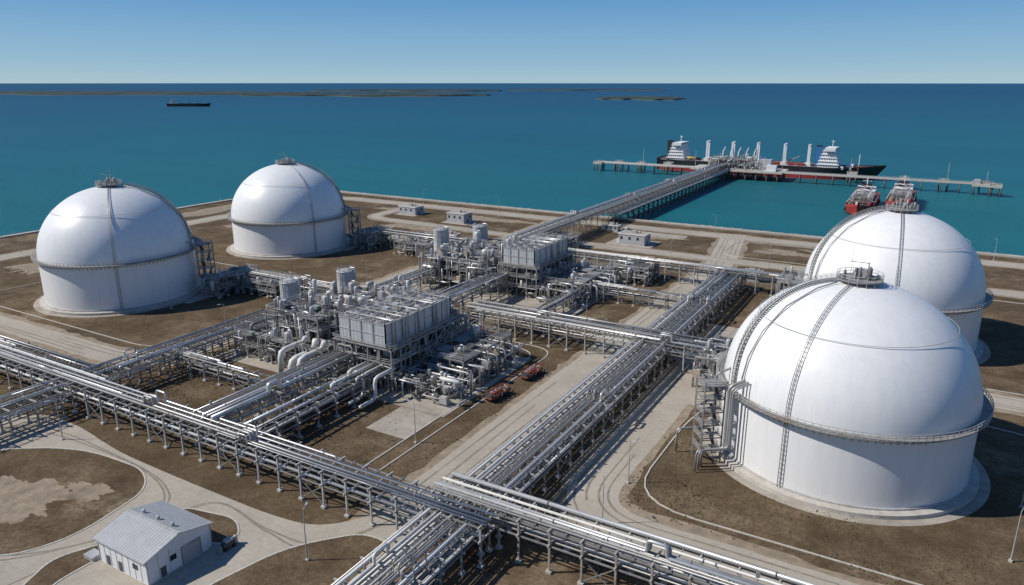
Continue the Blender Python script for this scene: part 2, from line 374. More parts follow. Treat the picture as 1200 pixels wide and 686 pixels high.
# ------------------------------------------------------------------ tanks
def sph(R,hw,hd,az,lat,off=0):
    r=(R+off)*math.cos(lat); z=hw+(hd+off)*math.sin(lat)
    return Vector((r*math.cos(az),r*math.sin(az),z))
def tank(loc,R,hw,ht,saz,swirl,maz,tower=True):
    mb=MB(); hd=ht-hw
    mb.rev([(R+4,-.2),(R+4,.06),(R+2,.06)],(0,0,0),'concrete_pad',96,False)
    mb.rev([(R+2.0,0),(R+2.0,.9),(R,.95)],(0,0,0),'concrete_base',96,False)
    mb.rev([(R+.35,.9),(R+.35,1.3),(R,1.35)],(0,0,0),'steel_light',96,False)
    mb.rev([(R,.9),(R,hw*.5),(R,hw-.3)],(0,0,0),'tank_white',144)
    prof=[(R*math.cos(t),hw-.3+(hd+.3)*math.sin(t)) for t in [i*math.pi/2/30 for i in range(30)]]+[(.05,ht)]
    mb.rev(prof,(0,0,0),'tank_white',144)
    zg=hw-.2; G=1.9
    mb.rev([(R+.02,zg),(R+G,zg),(R+G,zg-.25),(R+.02,zg-.25)],(0,0,0),'steel',120,False)
    for hh in (1.3,.68): mb.path([( (R+G-.05)*math.cos(i*math.pi/60),(R+G-.05)*math.sin(i*math.pi/60),zg+hh) for i in range(120)],.075,'steel_light',5,True)
    for i in range(120):
        a=i*math.pi/60; c,s_=math.cos(a),math.sin(a)
        mb.beam(((R+G-.05)*c,(R+G-.05)*s_,zg),((R+G-.05)*c,(R+G-.05)*s_,zg+1.3),.12,'steel_light')
        mb.beam(((R+G-.1)*c,(R+G-.1)*s_,zg-.1),(R*c,R*s_,zg-1.5),.14,'steel')
    mb.path([sph(R,hw,hd,i*math.pi/60,.72,.25) for i in range(120)],.06,'steel_light',5,True)
    for mz in maz:
        t=Vector((-math.sin(mz),math.cos(mz),0))
        for da in (-.33,.33):
            pts=[sph(R,hw,hd,mz,1.42*(1-i/24),.3)+t*da for i in range(25)]
            pts.append(Vector(((R+.4)*math.cos(mz),(R+.4)*math.sin(mz),1))+t*da)
            mb.path(pts,.09,'pipe_b',6)
        for i in range(34):
            p=sph(R,hw,hd,mz,1.4*(1-i/34),.2); mb.beam(p-t*.4,p+t*.4,.08,'steel_light')
        for i in range(14):
            p=Vector(((R+.2)*math.cos(mz),(R+.2)*math.sin(mz),1+(hw-2)*i/14)); mb.beam(p-t*.4,p+t*.4,.08,'steel_light')
    n=70; Pl=[];Pr=[]
    for i in range(n+1):
        f=i/n; az=saz+swirl*(1-f)**1.5
        p=sph(R,hw,hd,az,1.38*(1-f)+.02,.5)
        f2=min(1,f+.02); p2=sph(R,hw,hd,saz+swirl*(1-f2)**1.5,1.38*(1-f2)+.02,.5)
        t=(p2-p) if (p2-p).length>1e-4 else t
        nr=Vector((p.x,p.y,(p.z-hw)*R/hd)).normalized(); sd=t.cross(nr).normalized()
        l=p+sd*.6; r=p-sd*.6; Pl.append((l,nr));Pr.append((r,nr))
        mb.beam(l,r,.4,'steel',.06)
    for PP in (Pl,Pr):
        for i in range(n):
            a,na=PP[i];b_,nb=PP[i+1]
            mb.beam(a,b_,.12,'steel',.22); up=Vector((0,0,1.1))
            for fct in (1,.5): mb.beam(a+up*fct,b_+up*fct,.07,'steel_light')
            if i%2==0: mb.beam(a,a+up,.07,'steel_light'); mb.beam(a,a-na*.5,.12,'steel')
    zt=ht+.7
    mb.rev([(.3,zt),(4.6,zt),(4.6,zt-.2),(.3,zt-.2)],(0,0,0),'steel',32,False)
    for hh in (1.2,.6): mb.path([(4.5*math.cos(i*math.pi/14),4.5*math.sin(i*math.pi/14),zt+hh) for i in range(28)],.06,'steel_light',5,True)
    for i in range(16):
        a=i*math.pi/8; mb.beam((4.5*math.cos(a),4.5*math.sin(a),ht-2),(4.5*math.cos(a),4.5*math.sin(a),zt+1.2),.12,'steel_light')
    rr=random.Random(int(loc[1]))
    for i in range(14):
        a=rr.uniform(0,6.28); d=rr.uniform(.8,3.6); mb.vessel(d*math.cos(a),d*math.sin(a),zt,rr.uniform(.15,.45),rr.uniform(.7,2.4),rr.choice(['steel_light','pipe_b','steel','pipe_d']),8)
    mb.bx(-1,1.2,1,2.6,zt,zt+1.6,'panel_grey')
    mb.beam((1.5,-1,zt),(1.5,-1,zt+3.8),.2,'steel'); mb.beam((1.5,-1,zt+3.6),(-2,-2,zt+3.9),.15,'steel')
    mb.beam((-2,2,zt),(-2,2,zt+5),.1,'steel_light')
    if tower:
        ux=Vector((math.cos(saz),math.sin(saz),0)); vx=Vector((-ux.y,ux.x,0)); c0=ux*(R+5.2); H=hw+1.4
        for a in (-2.3,2.3):
            for b_ in (-2.3,2.3):
                p=c0+ux*a+vx*b_; mb.beam(p,p+Vector((0,0,H)),.3,'steel')
        lv=6
        for k in range(1,lv+1):
            z=H*k/lv
            cs=[c0+ux*a+vx*b_+Vector((0,0,z)) for a,b_ in ((-2.3,-2.3),(2.3,-2.3),(2.3,2.3),(-2.3,2.3))]
            for i in range(4): mb.beam(cs[i],cs[(i+1)%4],.2,'steel')
            mb.rail(cs,closed=True,sp=2.3)
            mb.beam(cs[0]*.5+cs[3]*.5,cs[1]*.5+cs[2]*.5,4.4 if k==lv else 1.4,'steel',.08)
            z0=H*(k-1)/lv; s1=1 if k%2 else -1
            a=c0+vx*(-2*s1)+ux*1.2*s1+Vector((0,0,z0)); b2=c0+vx*(2*s1)+ux*1.2*s1+Vector((0,0,z)); mb.beam(a,b2,.9,'steel_dark',.12); mb.beam(a+Vector((0,0,1)),b2+Vector((0,0,1)),.08,'steel_light')
        a=c0-ux*2.3+Vector((0,0,hw)); b2=ux*(R+.8)+Vector((0,0,hw-.1)); mb.beam(a,b2,1.6,'steel',.15)
        for k,(o,r) in enumerate(((3.6,.36),(4.8,.24),(5.7,.18),(-3.5,.24))):
            base=ux*(R+2.8)+vx*o
            pts=[base+ux*(5+k)+Vector((0,0,.3)),base+ux*(5+k)+Vector((0,0,4+k*.6)),base+Vector((0,0,4+k*.6)),base+Vector((0,0,hw+1.9)),ux*(R-.9)+vx*o+Vector((0,0,hw+3.2))]
            mb.path(pts,r,'pipe_b',8,rnd=1.0)
        pts=[sph(R,hw,hd,saz+3.6/R*(1-lat/1.5),lat,.5) for lat in (.14,.35,.6,.9,1.2,1.38)]; mb.path(pts,.16,'pipe_b',8)
    return mb.build('lng_storage_tank',loc=(loc[0],loc[1],0))
AR=math.radians(30)
tank((-10.4,165),25.6,16.6,39.6,AR+math.pi+.12,-.5,[math.radians(-108)])
tank((-7,256),26,17,41.5,AR+math.pi,-.5,[math.radians(-85)])
tank((-269.7,162),26.9,18,42.5,AR+.1,.5,[math.radians(-35)])
tank((-279.2,258.5),27.6,16.6,41.4,AR+.0,.5,[math.radians(-20)])

# ------------------------------------------------------------------ pipe racks
PM=['pipe_a','pipe_a','pipe_b','pipe_c','pipe_b','pipe_d']
def rack(name,ax,a0,a1,c0,c1,zt=7,zl=4.4,seed=1,sp=6.0,walk=0,loops=(),dens=1.0,colmat='steel',foot=True,z0=0,big=False):
    rg=random.Random(seed); mb=MB()
    P=(lambda a,c,z:(c,a,z)) if ax=='y' else (lambda a,c,z:(a,c,z))
    n=max(1,round((a1-a0)/sp)); w=c1-c0
    cols=[c0+.25,c1-.25]+([ (c0+c1)/2] if w>9 else [])
    for i in range(n+1):
        a=a0+(a1-a0)*i/n
        for c in cols:
            mb.beam(P(a,c,z0),P(a,c,zt),.34,colmat)
            if foot:
                x,y,_=P(a,c,0); mb.bx(x-.5,x+.5,y-.5,y+.5,0,.45,'concrete_base')
        for z in (zl,zt): mb.beam(P(a,c0-.5,z-.15),P(a,c1+.5,z-.15),.28,'steel_light',.34)
        if i<n:
            b_=a0+(a1-a0)*(i+1)/n
            for c in (c0+.25,c1-.25):
                for z in (zl,zt): mb.beam(P(a,c,z-.45),P(b_,c,z-.45),.2,'steel',.26)
                if i%4==1: mb.beam(P(a,c,.5+z0),P(b_,c,zl-.5),.14,'steel'); mb.beam(P(b_,c,.5+z0),P(a,c,zl-.5),.14,'steel')
                elif w>7: mb.beam(P(a,c,zl),P((a+b_)/2,c,zt-.4),.1,'steel'); mb.beam(P((a+b_)/2,c,zt-.4),P(b_,c,zl),.1,'steel')
            m_=(a+b_)/2; mb.beam(P(m_,c0,zt-.1),P(m_,c1,zt-.1),.15,'steel',.2)
    for lev,z in enumerate((zt,zl)):
        c=c0+.55
        while c<c1-.5:
            r=rg.choice([.12,.16,.2,.25,.3,.38] if not big else [.25,.35,.45,.55])
            if lev==1: r*=.8
            if c+r>c1-.4: break
            c+=r
            if rg.random()<.88*dens:
                if rg.random()<.1:
                    x0,y0,_=P(a0,c-r,0);x1,y1,_=P(a1,c+r+.25,0); zz=z+.05
                    mb.bx(min(x0,x1),max(x0,x1),min(y0,y1),max(y0,y1),zz,zz+.12,'steel_dark'); c+=.2
                else:
                    mat=rg.choice(PM); e0=a0-rg.uniform(0,1.2); e1=a1+rg.uniform(0,1.2)
                    zc=z+r+.12
                    if rg.random()<.35 and a1-a0>40:
                        q=rg.uniform(a0+(a1-a0)*.35,a1-8)
                        if rg.random()<.5: e1=q
                        else: e0=q
                    pts=[P(e0,c,zc-(1.6 if e0>a0 else 0)),P(e0,c,zc)] if e0>a0 else [P(e0,c,zc)]
                    if lev==0:
                        for la in loops:
                            if rg.random()<.6 and e0<la-4 and e1>la+4:
                                q=rg.uniform(-1,1); h=1.3+rg.random()*.8
                                pts+=[P(la+q-1.6,c,zc),P(la+q-1.6,c,zc+h),P(la+q+1.6,c,zc+h),P(la+q+1.6,c,zc)]
                    pts.append(P(e1,c,zc))
                    if e1<a1: pts.append(P(e1,c,zc-1.6))
                    mb.path(pts,r,mat,8,rnd=.5)
                    for _ in range(rg.randint(3,8)):
                        a=rg.uniform(e0,e1); mb.tube(P(a-.12,c,zc),P(a+.12,c,zc),r*1.35,'steel' if rg.random()<.7 else 'pipe_c',8)
                    # stretches of different cladding
                    if rg.random()<.5:
                        a=rg.uniform(e0,e1); l=rg.uniform(6,25); m2=rg.choice(PM)
                        if a+l<e1 and not any(a-5<la<a+l+5 for la in loops): mb.tube(P(a,c,zc),P(a+l,c,zc),r*1.08,m2,8)
                    if rg.random()<.5 and lev==0:
                        a=rg.uniform(e0,e1); mb.bx(*(lambda x,y:(x-.2,x+.2,y-.2,y+.2))(*P(a,c,0)[:2]),zc,zc+r+.7,'steel')
            c+=r+rg.uniform(.1,.42)
    if walk:
        cw=c1+.6 if walk>0 else c0-.6
        x0,y0,_=P(a0,cw-.45,0);x1,y1,_=P(a1,cw+.45,0)
        mb.bx(min(x0,x1),max(x0,x1),min(y0,y1),max(y0,y1),zt-.12,zt-.04,'steel')
        for q in (-.45,.45): mb.rail([P(a0,cw+q,zt-.04),P(a1,cw+q,zt-.04)],sp=2.5)
    mid=P((a0+a1)/2,(c0+c1)/2,0)
    return mb.build(name,origin=mid)
rack('pipe_rack','y',20,292,-70.5,-59.5,7.0,4.4,1,walk=0,loops=(75,150,240))
rack('pipe_rack','x',-300,-58,89.5,96,8.0,5.2,2,colmat='steel_light',loops=(-150,-117))
rack('pipe_rack','x',-71,90,94,101,8.4,5.6,3,colmat='column_beige',loops=(-30,))
rack('pipe_rack','y',-20,158,-188,-178,7.0,4.4,4,loops=(110,))
rack('pipe_rack','x',-320,-186,98,103,6.0,3.8,5)
rack('pipe_rack','y',94,142,-138,-129,8.2,5.4,6,big=True,loops=(112,))
rack('pipe_rack','y',96,140,-127,-120,6.6,4.0,7,big=True)
rack('pipe_rack','x',-186,-138,119.5,123,5.5,3.4,8)
rack('pipe_rack','x',-128,-42,191.5,200,8.2,5.4,9,loops=(-100,-60),colmat='steel_light')
rack('pipe_rack','x',-140,-36,285,291,8.0,5.2,10,colmat='steel_light')
rack('pipe_rack','y',172,234,-146,-137,8.4,5.6,11)
rack('pipe_rack','x',-240,-146,188,194,7.2,4.6,12,loops=(-200,))
rack('pipe_rack','x',-250,-160,279,286,7.4,4.6,13)
rack('pipe_rack','y',160,282,-176,-169,6.8,4.2,14,loops=(210,))
rack('pipe_rack','x',-120,-60,246,250,6,3.6,15)
rack('pipe_rack','y',200,285,-112,-108,5.5,3.4,16)

# ------------------------------------------------------------------ process units
def frame(mb,x0,x1,y0,y1,levels,sp=5.0,deck=.7,rg=R_,rail=True):
    nx=max(1,round((x1-x0)/sp)); ny=max(1,round((y1-y0)/sp)); xs=[x0+(x1-x0)*i/nx for i in range(nx+1)]; ys=[y0+(y1-y0)*i/ny for i in range(ny+1)]
    zt=levels[-1]
    for x in xs:
        for y in ys:
            mb.beam((x,y,0),(x,y,zt),.36,'steel'); mb.bx(x-.5,x+.5,y-.5,y+.5,0,.5,'concrete_base')
    prev=0
    for z in levels:
        for y in ys: mb.beam((x0,y,z),(x1,y,z),.25,'steel_light' if rg.random()<.4 else 'steel',.38)
        for x in xs: mb.beam((x,y0,z),(x,y1,z),.25,'steel',.38)
        for i in range(nx):
            for j in range(ny):
                if rg.random()<deck: mb.bx(xs[i]+.15,xs[i+1]-.15,ys[j]+.15,ys[j+1]-.15,z+.2,z+.26,'steel' if rg.random()<.5 else 'steel_dark')
        if rail: mb.rail([(x0,y0,z+.2),(x1,y0,z+.2),(x1,y1,z+.2),(x0,y1,z+.2)],closed=True,sp=2.5)
        for i in range(nx):
            if rg.random()<.35:
                for y in (y0,y1): mb.beam((xs[i],y,prev),(xs[i+1],y,z),.16,'steel')
        for j in range(ny):
            if rg.random()<.35:
                for x in (x0,x1): mb.beam((x,ys[j],prev),(x,ys[j+1],z),.16,'steel')
        prev=z
def stairs(mb,x,y,z0,z1,dx,dy,w=1.1):
    a=Vector((x,y,z0)); b_=Vector((x+dx,y+dy,z1)); mb.beam(a,b_,w,'steel_dark',.15)
    sd=Vector((-dy,dx,0)).normalized()*w/2
    for k in (-1,1):
        mb.beam(a+sd*k+Vector((0,0,1)),b_+sd*k+Vector((0,0,1)),.09,'steel_light')
        mb.beam(a+sd*k,a+sd*k+Vector((0,0,1)),.09,'steel_light'); mb.beam(b_+sd*k,b_+sd*k+Vector((0,0,1)),.09,'steel_light')
def clutter(mb,x0,x1,y0,y1,h,n,rg,rmax=.45,lev=None):
    for _ in range(n):
        t=rg.random(); x=rg.uniform(x0,x1); y=rg.uniform(y0,y1)
        z=rg.choice(lev) if lev else (rg.choice([.1,h*.33,h*.66]) if h>6 else .1)
        if t<.13: mb.vessel(x,y,z,rg.uniform(.3,.8),rg.uniform(1.5,min(5,h*.5)),rg.choice(['pipe_c','panel_grey','pipe_b','steel_light']),12)
        elif t<.17:
            L=rg.uniform(3,6); r=rg.uniform(.35,.65)
            if rg.random()<.5: mb.hvessel((x,y,z+r+.8),(min(x+L,x1+1),y,z+r+.8),r,rg.choice(['pipe_c','pipe_b','panel_grey']))
            else: mb.hvessel((x,y,z+r+.8),(x,min(y+L,y1+1),z+r+.8),r,rg.choice(['pipe_c','pipe_b','panel_grey']))
        elif t<.32:
            a=rg.uniform(.4,1.2); mb.bx(x-a,x+a,y-a*.7,y+a*.7,z,z+rg.uniform(.8,2.2),rg.choice(['panel_grey','equip_green','steel_light','steel_dark','equip_tan','steel']))
        else:
            r=rg.choice([.08,.1,.12,.14,.18,.22,.3,rmax]); p=Vector((x,y,z)); pts=[p.copy()]; ax=2; m_=7
            for k in range(rg.randint(2,6)):
                if ax==2: p=Vector((p.x,p.y,rg.uniform(.8,h)))
                elif ax==0: p=Vector((min(x1,max(x0,p.x+rg.uniform(-m_,m_))),p.y,p.z))
                else: p=Vector((p.x,min(y1,max(y0,p.y+rg.uniform(-m_,m_))),p.z))
                if (p-pts[-1]).length>1: pts.append(p.copy())
                ax=rg.choice([a for a in (0,1,2) if a!=ax])
            if len(pts)>1: mb.path(pts,r,rg.choice(PM+['steel','steel']),7,rnd=r*2.5)
def towers(mb,pts,rg):
    for x,y,r,h in pts:
        mb.bx(x-r-.4,x+r+.4,y-r-.4,y+r+.4,0,.5,'concrete_base')
        mb.vessel(x,y,.5,r,h,rg.choice(['pipe_c','panel_grey','steel_light']),18)
        z=3.5
        while z<h:
            mb.rev([(r+.05,z),(r+1.0,z),(r+1.0,z-.1),(r+.05,z-.1)],(x,y,0),'steel',14,False)
            mb.rail([(x+(r+.95)*math.cos(i*math.pi/5),y+(r+.95)*math.sin(i*math.pi/5),z) for i in range(10)],closed=True,sp=3)
            z+=rg.uniform(3.2,4.2)
        mb.path([(x,y,h+.7),(x,y,h+1.6),(x+r+.5,y,h+1.6),(x+r+.5,y,1)],.16,'pipe_a',8,rnd=.4)
        mb.beam((x,y-r-.5,0),(x,y-r-.5,h),.3,'steel',.08)
def cooler(mb,x0,x1,y0,y1,z0,z1):
    mb.bx(x0,x1,y0,y1,z0,z1,'ribbed_panel')
    mb.bx(x0-.5,x1+.5,y0-.5,y1+.5,z0-.25,z0-.02,'steel'); mb.rail([(x0-1.3,y0-1.3,z0),(x1+1.3,y0-1.3,z0),(x1+1.3,y1+1.3,z0),(x0-1.3,y1+1.3,z0)],closed=True,sp=2.2)
    mb.bx(x0-1.4,x1+1.4,y0-1.4,y1+1.4,z0-.45,z0-.28,'steel')
    L=y1-y0; n=int(L/4.2)
    for i in range(n+1):
        y=y0+L*i/n
        for x in (x0,x1): mb.beam((x,y,z0),(x,y,z1+.3),.3,'steel')
    for x in [x0+(x1-x0)*k/4 for k in range(5)]:
        for y in (y0,y1): mb.beam((x,y,z0),(x,y,z1+.3),.3,'steel')
    for z in (z0+(z1-z0)*.5,z1+.05):
        mb.beam((x0,y0,z),(x1,y0,z),.25,'steel_light');mb.beam((x0,y1,z),(x1,y1,z),.25,'steel_light')
        mb.beam((x0,y0,z),(x0,y1,z),.25,'steel_light');mb.beam((x1,y0,z),(x1,y1,z),.25,'steel_light')
    nx=3; w=(x1-x0)/nx; l=L/n; rg=random.Random(3)
    mb.bx(x0+.3,x1-.3,y0+.3,y1-.3,z1+.01,z1+.06,'steel')
    for i in range(n):
        for j in range(nx):
            cx=x0+w*(j+.5); cy=y0+l*(i+.5); r=min(w,l)*.36
            if rg.random()<.8:
                mb.rev([(r*1.03,.05),(r,.7),(r*.94,.7),(r*.94,.15),(.02,.15)],(cx,cy,z1),'panel_grey',18,False)
                mb.rev([(r*.93,.2),(.1,.2)],(cx,cy,z1),'steel_dark',18,False)
                for k in range(4):
                    a=k*math.pi/4+i; mb.beam((cx-r*.9*math.cos(a),cy-r*.9*math.sin(a),z1+.4),(cx+r*.9*math.cos(a),cy+r*.9*math.sin(a),z1+.4),.2,'steel',.05)
            else: mb.bx(cx-1,cx+1,cy-.8,cy+.8,z1+.06,z1+1.1,'panel_grey')
    for k in range(int(n*1.4)):
        y=rg.uniform(y0+1,y1-1); mb.path([(x0+.6,y,z1+.6),(x1-.6,y,z1+.6),(x1+.4,y,z1+.6),(x1+.4,y,z0-3)],rg.choice([.12,.18,.25]),rg.choice(['pipe_a','pipe_b','steel_light']),7,rnd=.4)
    for x in (x0+w,x0+2*w): mb.bx(x-.35,x+.35,y0,y1,z1+.5,z1+.58,'steel'); mb.rail([(x-.35,y0,z1+.58),(x-.35,y1,z1+.58)],sp=2.5)
    mb.rail([(x0,y0,z1+.1),(x1,y0,z1+.1),(x1,y1,z1+.1),(x0,y1,z1+.1)],closed=True,sp=2.2)
def silo(x,y,r,h):
    mb=MB()
    mb.bx(-r-1,r+1,-r-1,r+1,0,.4,'concrete_base')
    mb.rev([(r+.3,.4),(r+.3,.8),(r,.9),(r,h)],(0,0,0),'panel_grey',32)
    mb.rev([(r,h),(r+.12,h),(r+.12,h+.2),(r*.6,h+.6),(.05,h+.8)],(0,0,0),'panel_grey',32)
    for i in range(6): 
        z=.9+(h-.9)*i/6; mb.rev([(r+.01,z),(r+.08,z),(r+.08,z+.15),(r+.01,z+.15)],(0,0,0),'steel_light',32,False)
    for s in (-.3,.3): mb.beam((s,-r-.3,0),(s,-r-.3,h+1),.08,'steel_light')
    for i in range(int(h/.5)): mb.beam((-.3,-r-.3,i*.5),(.3,-r-.3,i*.5),.05,'steel_light')
    mb.rail([(r*.95*math.cos(i*math.pi/6),r*.95*math.sin(i*math.pi/6),h+.15) for i in range(12)],closed=True,sp=1.5)
    mb.path([(r*.5,0,h+.6),(r*.5,0,h+1.6),(r+.8,0,h+1.6),(r+.8,0,.5)],.22,'pipe_a',8,rnd=.5)
    mb.build('storage_silo',loc=(x,y,0))
silo(-183,167,3.4,15.5); silo(-178,189,3.4,15); silo(-191,266,3.5,15.5); silo(-184,288,3.4,14)
rg=random.Random(21)
mb=MB()
frame(mb,-137,-117,139,175,[4.2,8.2,12.0],4,.6,rg); cooler(mb,-136,-119.5,140,170,12.6,18.5)
clutter(mb,-137,-117,139,175,11.5,200,rg,lev=[.1,4.5,8.5])
clutter(mb,-137,-118,171,176,16.5,30,rg,lev=[12.3])
stairs(mb,-115.5,142,0,4.2,0,7);stairs(mb,-115.5,150,4.2,8.2,0,7);stairs(mb,-115.5,158,8.2,12.2,0,7)
frame(mb,-177,-141,138,178,[4,7.6],5,.45,rg); clutter(mb,-177,-139,137,178,9.5,460,rg,lev=[.1,4.3,7.9])
frame(mb,-167,-146,142,160,[11.5,15],4,.5,rg); clutter(mb,-168,-146,141,161,16.5,180,rg,lev=[8,11.8,15.3])
frame(mb,-162,-142,164,178,[10.5,14],4,.5,rg); clutter(mb,-163,-141,163,179,15.5,160,rg,lev=[7.9,10.8,14.3])
towers(mb,[(-168,150,1.2,14),(-166,160,.9,16),(-170,172,1.1,12),(-146,161,1.3,16),(-141,148,.8,15),(-155,139,1.0,10),(-141,170,.9,18),(-152,152,1.0,18),(-158,170,1.1,17),(-112,172,.9,9),(-108,158,.7,8)],rg)
frame(mb,-116,-103,152,178,[4.2,7.4],4,.4,rg); clutter(mb,-116,-99,138,179,5.5,280,rg,rmax=.3,lev=[.1,.1,4.4])
frame(mb,-172,-141,180,189,[4.5],4,.4,rg); clutter(mb,-174,-120,178,189,7,170,rg)
for i,(x,r) in enumerate(((-147,1.0),(-143.6,.95),(-151,.8))):
    mb.path([(x,132,1.5),(x,132,6+i),(x,141,6+i),(x+1,141,9.5)],r,'pipe_c',14,rnd=2)
for i,x in enumerate((-126,-121,-117)):
    mb.path([(x,140,7),(x,132,7),(x,132,1.3),(x,126,1.3)],.5,'pipe_c',14,rnd=1.4)
for i in range(3):
    y=146+i*7; mb.hvessel((-112,y,2.0),(-104,y,2.0),.7,'pipe_b' if i%2 else 'pipe_c'); mb.path([(-101,y,2.3),(-101,y,5.2),(-116,y,5.2)],.3,'pipe_a',10,rnd=1)
for i in range(6):
    y=148+i*5; mb.path([(-117,y,6.5),(-98-i*.3,y,6.5),(-98-i*.3,y,.6)],.3,'pipe_b',8,rnd=1)
mb.build('gas_compressor_unit',origin=(-136,157,0))
mb=MB()
frame(mb,-142,-125,235,270,[4.2,8.2,12.0],4,.6,rg); cooler(mb,-141,-127,237,266,12.6,18.5)
clutter(mb,-142,-125,235,270,11.5,180,rg,lev=[.1,4.5,8.5])
frame(mb,-178,-148,232,268,[4,8,11.5],5,.5,rg); clutter(mb,-179,-144,230,270,13,430,rg,lev=[.1,4.3,8.3,11.8])
towers(mb,[(-170,238,1.2,15),(-160,244,.9,16),(-165,256,1.1,18),(-151,240,1.3,15),(-150,262,.9,17),(-146,250,1.0,18),(-118,262,.9,10),(-114,244,.8,9)],rg)
frame(mb,-123,-108,238,268,[4.2,7.6],5,.45,rg); clutter(mb,-124,-105,232,270,8.0,250,rg,rmax=.3,lev=[.1,.1,4.5])
frame(mb,-190,-160,270,292,[4,7.5],5,.4,rg); clutter(mb,-190,-140,270,294,9,220,rg,lev=[.1,4.3])
stairs(mb,-123.5,240,0,4.2,0,7);stairs(mb,-123.5,248,4.2,8.2,0,7)
for i in range(4):
    y=242+i*6; mb.path([(-118,y,7),(-103,y,7),(-103,y,.8)],.35,'pipe_c',10,rnd=1.2)
mb.build('gas_liquefaction_unit',origin=(-140,252,0))
def manifold(x0,x1,y0,y1,h,n,seed):
    rg=random.Random(seed); mb=MB(); frame(mb,x0,x1,y0,y1,[h*.5,h],4,.5,rg); clutter(mb,x0-1,x1+1,y0-1,y1+1,h+1.5,n,rg,rmax=.3)
    stairs(mb,x1+.8,y0,0,h*.5,0,6); mb.build('valve_manifold_platform',origin=((x0+x1)/2,(y0+y1)/2,0))
manifold(-48,-40,184,204,8.5,130,31); manifold(-45,-37,276,294,8.5,60,32)
manifold(-240,-232,176,196,7.5,90,33); manifold(-248,-238,270,288,7.5,80,34); manifold(-112,-96,274,292,6.5,80,35)
manifold(-230,-212,186,200,5,60,36); manifold(-170,-150,300,330,6,90,37)
manifold(-222,-200,270,292,6,80,38)

# ------------------------------------------------------------------ small buildings
def hut(x,y,w,d,h,name='control_hut',mat='panel_grey'):
    mb=MB(); mb.bx(-w/2,w/2,-d/2,d/2,0,h,mat); mb.bx(-w/2-.3,w/2+.3,-d/2-.3,d/2+.3,h,h+.35,'panel_white')
    mb.bx(-w/2+.2,w/2-.2,-d/2+.2,d/2-.2,h+.35,h+.4,'concrete_pad')
    for k in range(3): mb.bx(-w/2+1+k*w/3.2,-w/2+2.2+k*w/3.2,-d/2-.05,-d/2,h*.5,h*.78,'glass_dark')
    mb.bx(w/2,w/2+.06,-1,.2,0,2.2,'steel_dark'); mb.bx(w/2,w/2+.05,1.5,2.8,h*.5,h*.78,'glass_dark')
    mb.bx(-1.5,1,-1,1,h+.4,h+1.5,'steel_light'); mb.vessel(2.4,1,h+.35,.5,.8,'steel_light',10)
    mb.bx(-w/2-2.2,-w/2-.8,-1,1.2,0,1.6,'panel_white'); mb.build(name,loc=(x,y,0.1))
hut(-284,364,13,9,4.6); hut(-241,355,12,9,5.5); hut(-129,350,14,9,5.2); hut(-215,308,8,6,3.5)
hut(-60,306,7,6,3.5)
hut(-152,376,8,4,3); hut(-70,262,6,4,3)
mb=MB(); x0,x1,y0,y1=-116.0,-102.6,58.0,70.3; he,hr=4.9,6.5; ym=(y0+y1)/2
mb.add([(x0,y0,0),(x1,y0,0),(x1,y1,0),(x0,y1,0),(x0,y0,he),(x1,y0,he),(x1,y1,he),(x0,y1,he),(x0,ym,hr),(x1,ym,hr)],
 [(0,1,5,4),(1,2,6,9,5),(2,3,7,6),(3,0,4,8,7)],'panel_white')
for sgn,ya in ((-1,y0),(1,y1)):
    e=.5; yo=ya+sgn*e; zo=he-(hr-he)*e/(ym-y0)
    mb.add([(x0-.4,yo,zo),(x1+.4,yo,zo),(x1+.4,ym,hr+.02),(x0-.4,ym,hr+.02),(x0-.4,yo,zo+.14),(x1+.4,yo,zo+.14),(x1+.4,ym,hr+.16),(x0-.4,ym,hr+.16)],
     [(0,1,2,3),(4,5,6,7),(0,1,5,4),(1,2,6,5),(2,3,7,6),(3,0,4,7)],'roof_metal')
    mb.bx(x0-.4,x1+.4,yo-.12,yo+.12,zo-.12,zo+.1,'steel_light')
mb.bx(x0-.4,x1+.4,ym-.25,ym+.25,hr+.1,hr+.26,'steel_light')
for k in range(3): mb.vessel(x0+2.5+k*4,ym+1.2,hr-.3,.3,.7,'steel_light',10)
mb.bx(x1,x1+.07,64.5,68.0,0,3.4,'panel_grey'); mb.bx(x1,x1+.1,64.3,64.5,0,3.6,'steel'); mb.bx(x1,x1+.1,68.0,68.2,0,3.6,'steel');mb.bx(x1,x1+.1,64.5,68.0,3.4,3.6,'steel')
for k in range(6): mb.bx(x1+.07,x1+.09,64.5,68,.5+k*.5,.54+k*.5,'steel')
mb.bx(x1,x1+.06,60.3,61.3,0,2.1,'steel_dark')
for k in range(2): mb.bx(x0+2+k*3.4,x0+3.0+k*3.4,y0-.06,y0,0,2.1,'steel_dark')
for xx in (-106.5,): mb.bx(xx,xx+1.4,y0-.05,y0,2.2,3.2,'glass_dark')
mb.bx(x1,x1+.05,62.2,63.4,2.2,3.2,'glass_dark')
mb.bx(x0-.12,x1+.12,y0-.12,y1+.12,0,.25,'concrete_base')
for (x,y) in ((x0,y0),(x1,y0),(x1,y1)): mb.beam((x,y,0),(x,y,he),.18,'steel_light')
for k in range(1,6):
    yy=y0+k*(y1-y0)/6; mb.beam((x1+.02,yy,.3),(x1+.02,yy,he),.06,'steel_light') if not 64<yy<68.5 else None
for k in range(1,8):
    xx=x0+k*(x1-x0)/8; mb.beam((xx,y0-.02,.3),(xx,y0-.02,he),.06,'steel_light')
mb.bx(-119.5,-117,57,59,0,.8,'panel_grey')
mb.build('metal_warehouse',origin=(-109,64,0))
mb=MB()
mb.bx(-1.1,1.1,-.5,.5,.2,1.4,'steel_dark'); mb.bx(-.6,.9,-.45,.45,1.4,1.9,'panel_grey')
